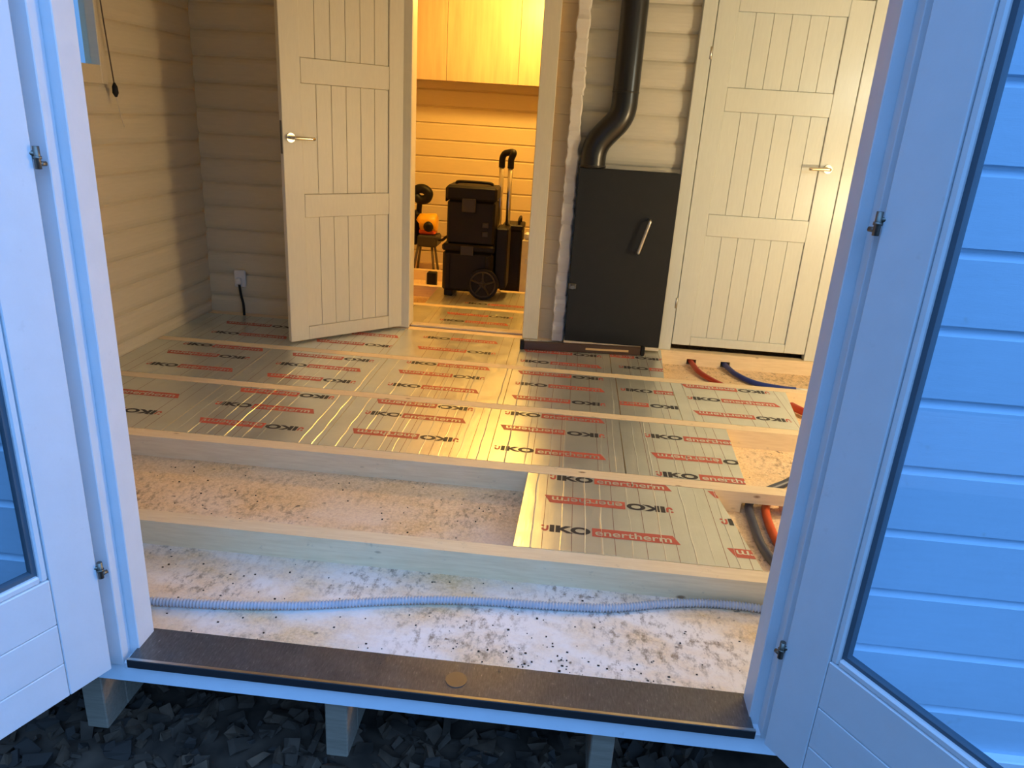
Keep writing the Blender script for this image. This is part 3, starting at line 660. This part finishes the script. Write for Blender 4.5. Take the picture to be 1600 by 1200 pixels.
for z in (0.09, 0.16): obj('body_rib', nb((0.10, 0.15, -0.158, -0.149, z-0.02, z+0.02), bev=0.004), 'dark_grey_plastic', tu)
bm = bmesh.new(); tube(bm, spline([(-0.14, 0, 0.452), (-0.13, 0, 0.470), (-0.06, 0, 0.474), (0.07, 0, 0.474), (0.14, 0, 0.470), (0.15, 0, 0.452)], 6), 0.012, 10); obj('carry_handle', bm, 'black_plastic', tu)
for x in (-0.19,): obj('side_latch', nb((x-0.02, x-0.0065, -0.10, 0.06, 0.32, 0.43), bev=0.004), 'black_plastic', tu)
cr = thing('tool_crate', 'tall black crate standing right of the wheeled toolbox in the back room', 'crate', (0.545, 5.0, ZF))
obj('crate_body', nb((-0.085, 0.085, -0.14, 0.14, 0.0, 0.60), bev=0.012), 'black_plastic', cr)
obj('crate_lid', nb((-0.09, 0.09, -0.145, 0.145, 0.601, 0.645), bev=0.008), 'black_plastic', cr)
bm = bmesh.new(); tube(bm, spline([(0.05, -0.1, 0.644), (0.05, -0.09, 0.69), (0.05, 0.09, 0.69), (0.05, 0.1, 0.644)], 6), 0.011, 10); obj('crate_handle', bm, 'black_plastic', cr)
cp = thing('leaning_panel', 'cream coloured upright panel with a small switch at the doorway\'s right side', 'panel', (0.682, 4.83, ZF))
obj('panel_slab', nb((-0.045, 0.06, -0.02, 0.02, 0.0, 0.53), bev=0.004), 'cream_panel', cp)
obj('panel_switch', nb((-0.01, 0.02, -0.026, -0.0205, 0.33, 0.38), bev=0.002), 'white_plastic', cp)
obj('crumpled_top', nb((-0.035, 0.05, -0.018, 0.02, 0.531, 0.60), bev=0.02), 'white_plastic', cp)
# yellow and black saw on a small stand
sw = thing('mitre_saw', 'yellow and black power saw on grey legs at the back room\'s rear wall', 'saw', (-0.33, 5.56, ZF))
obj('saw_base', nb((-0.071, 0.12, -0.12, 0.12, 0.30, 0.41), bev=0.015), 'dark_grey_plastic', sw)
for sx in (-0.10, 0.09):
    for sy in (-0.10, 0.10):
        bm = bmesh.new(); cyl(bm, (sx*0.6, sy*0.6, 0.37), (sx*1.15, sy*1.1, 0.0), 0.012, 10); obj('leg', bm, 'hinge_metal', sw)
bm = bmesh.new(); tube(bm, [(-0.06, 0, 0.505), (-0.055, 0, 0.51), (0.085, -0.01, 0.52), (0.10, -0.01, 0.52)], [0.07, 0.088, 0.088, 0.07], 18); obj('motor_housing', bm, 'yellow_plastic', sw)
bm = bmesh.new(); tube(bm, [(0.03, -0.085, 0.49), (0.03, -0.11, 0.49), (0.03, -0.12, 0.49)], [0.05, 0.045, 0.02], 16); obj('motor_cap', bm, 'black_plastic', sw)
obj('motor_collar', nb((-0.065, 0.09, -0.07, 0.07, 0.411, 0.46), bev=0.012), 'orange_pipe', sw)
obj('blade_guard', nb((-0.17, -0.072, -0.05, 0.09, 0.30, 0.62), bev=0.025), 'black_plastic', sw)
bm = bmesh.new(); tube(bm, spline([(-0.07, 0.02, 0.41), (-0.085, 0.02, 0.6), (-0.07, 0, 0.73)], 6), 0.026, 12); obj('saw_arm', bm, 'black_plastic', sw)
bm = bmesh.new(); tube(bm, spline([(-0.13, -0.01, 0.77), (-0.10, -0.01, 0.815), (-0.04, -0.01, 0.825), (0.01, -0.01, 0.79), (-0.01, -0.01, 0.735), (-0.07, -0.01, 0.725), (-0.125, -0.01, 0.76)], 6), 0.043, 12); obj('saw_handle', bm, 'black_plastic', sw)
bm = bmesh.new(); tube(bm, spline([(0.05, 0.0, 0.41), (0.14, -0.02, 0.36), (0.2, -0.03, 0.40), (0.26, -0.03, 0.40)], 6), 0.014, 10); obj('saw_cable', bm, 'black_plastic', sw)
bx = thing('small_black_box', 'small black box with a pale side left of the toolboxes', 'box', (-0.19, 5.12, ZF))
obj('box_body', nb((-0.04, 0.045, -0.035, 0.04, 0.0, 0.135), bev=0.006), 'black_plastic', bx)
obj('box_side', nb((-0.052, -0.0405, -0.03, 0.035, 0.0, 0.125), bev=0.002), 'cream_panel', bx)
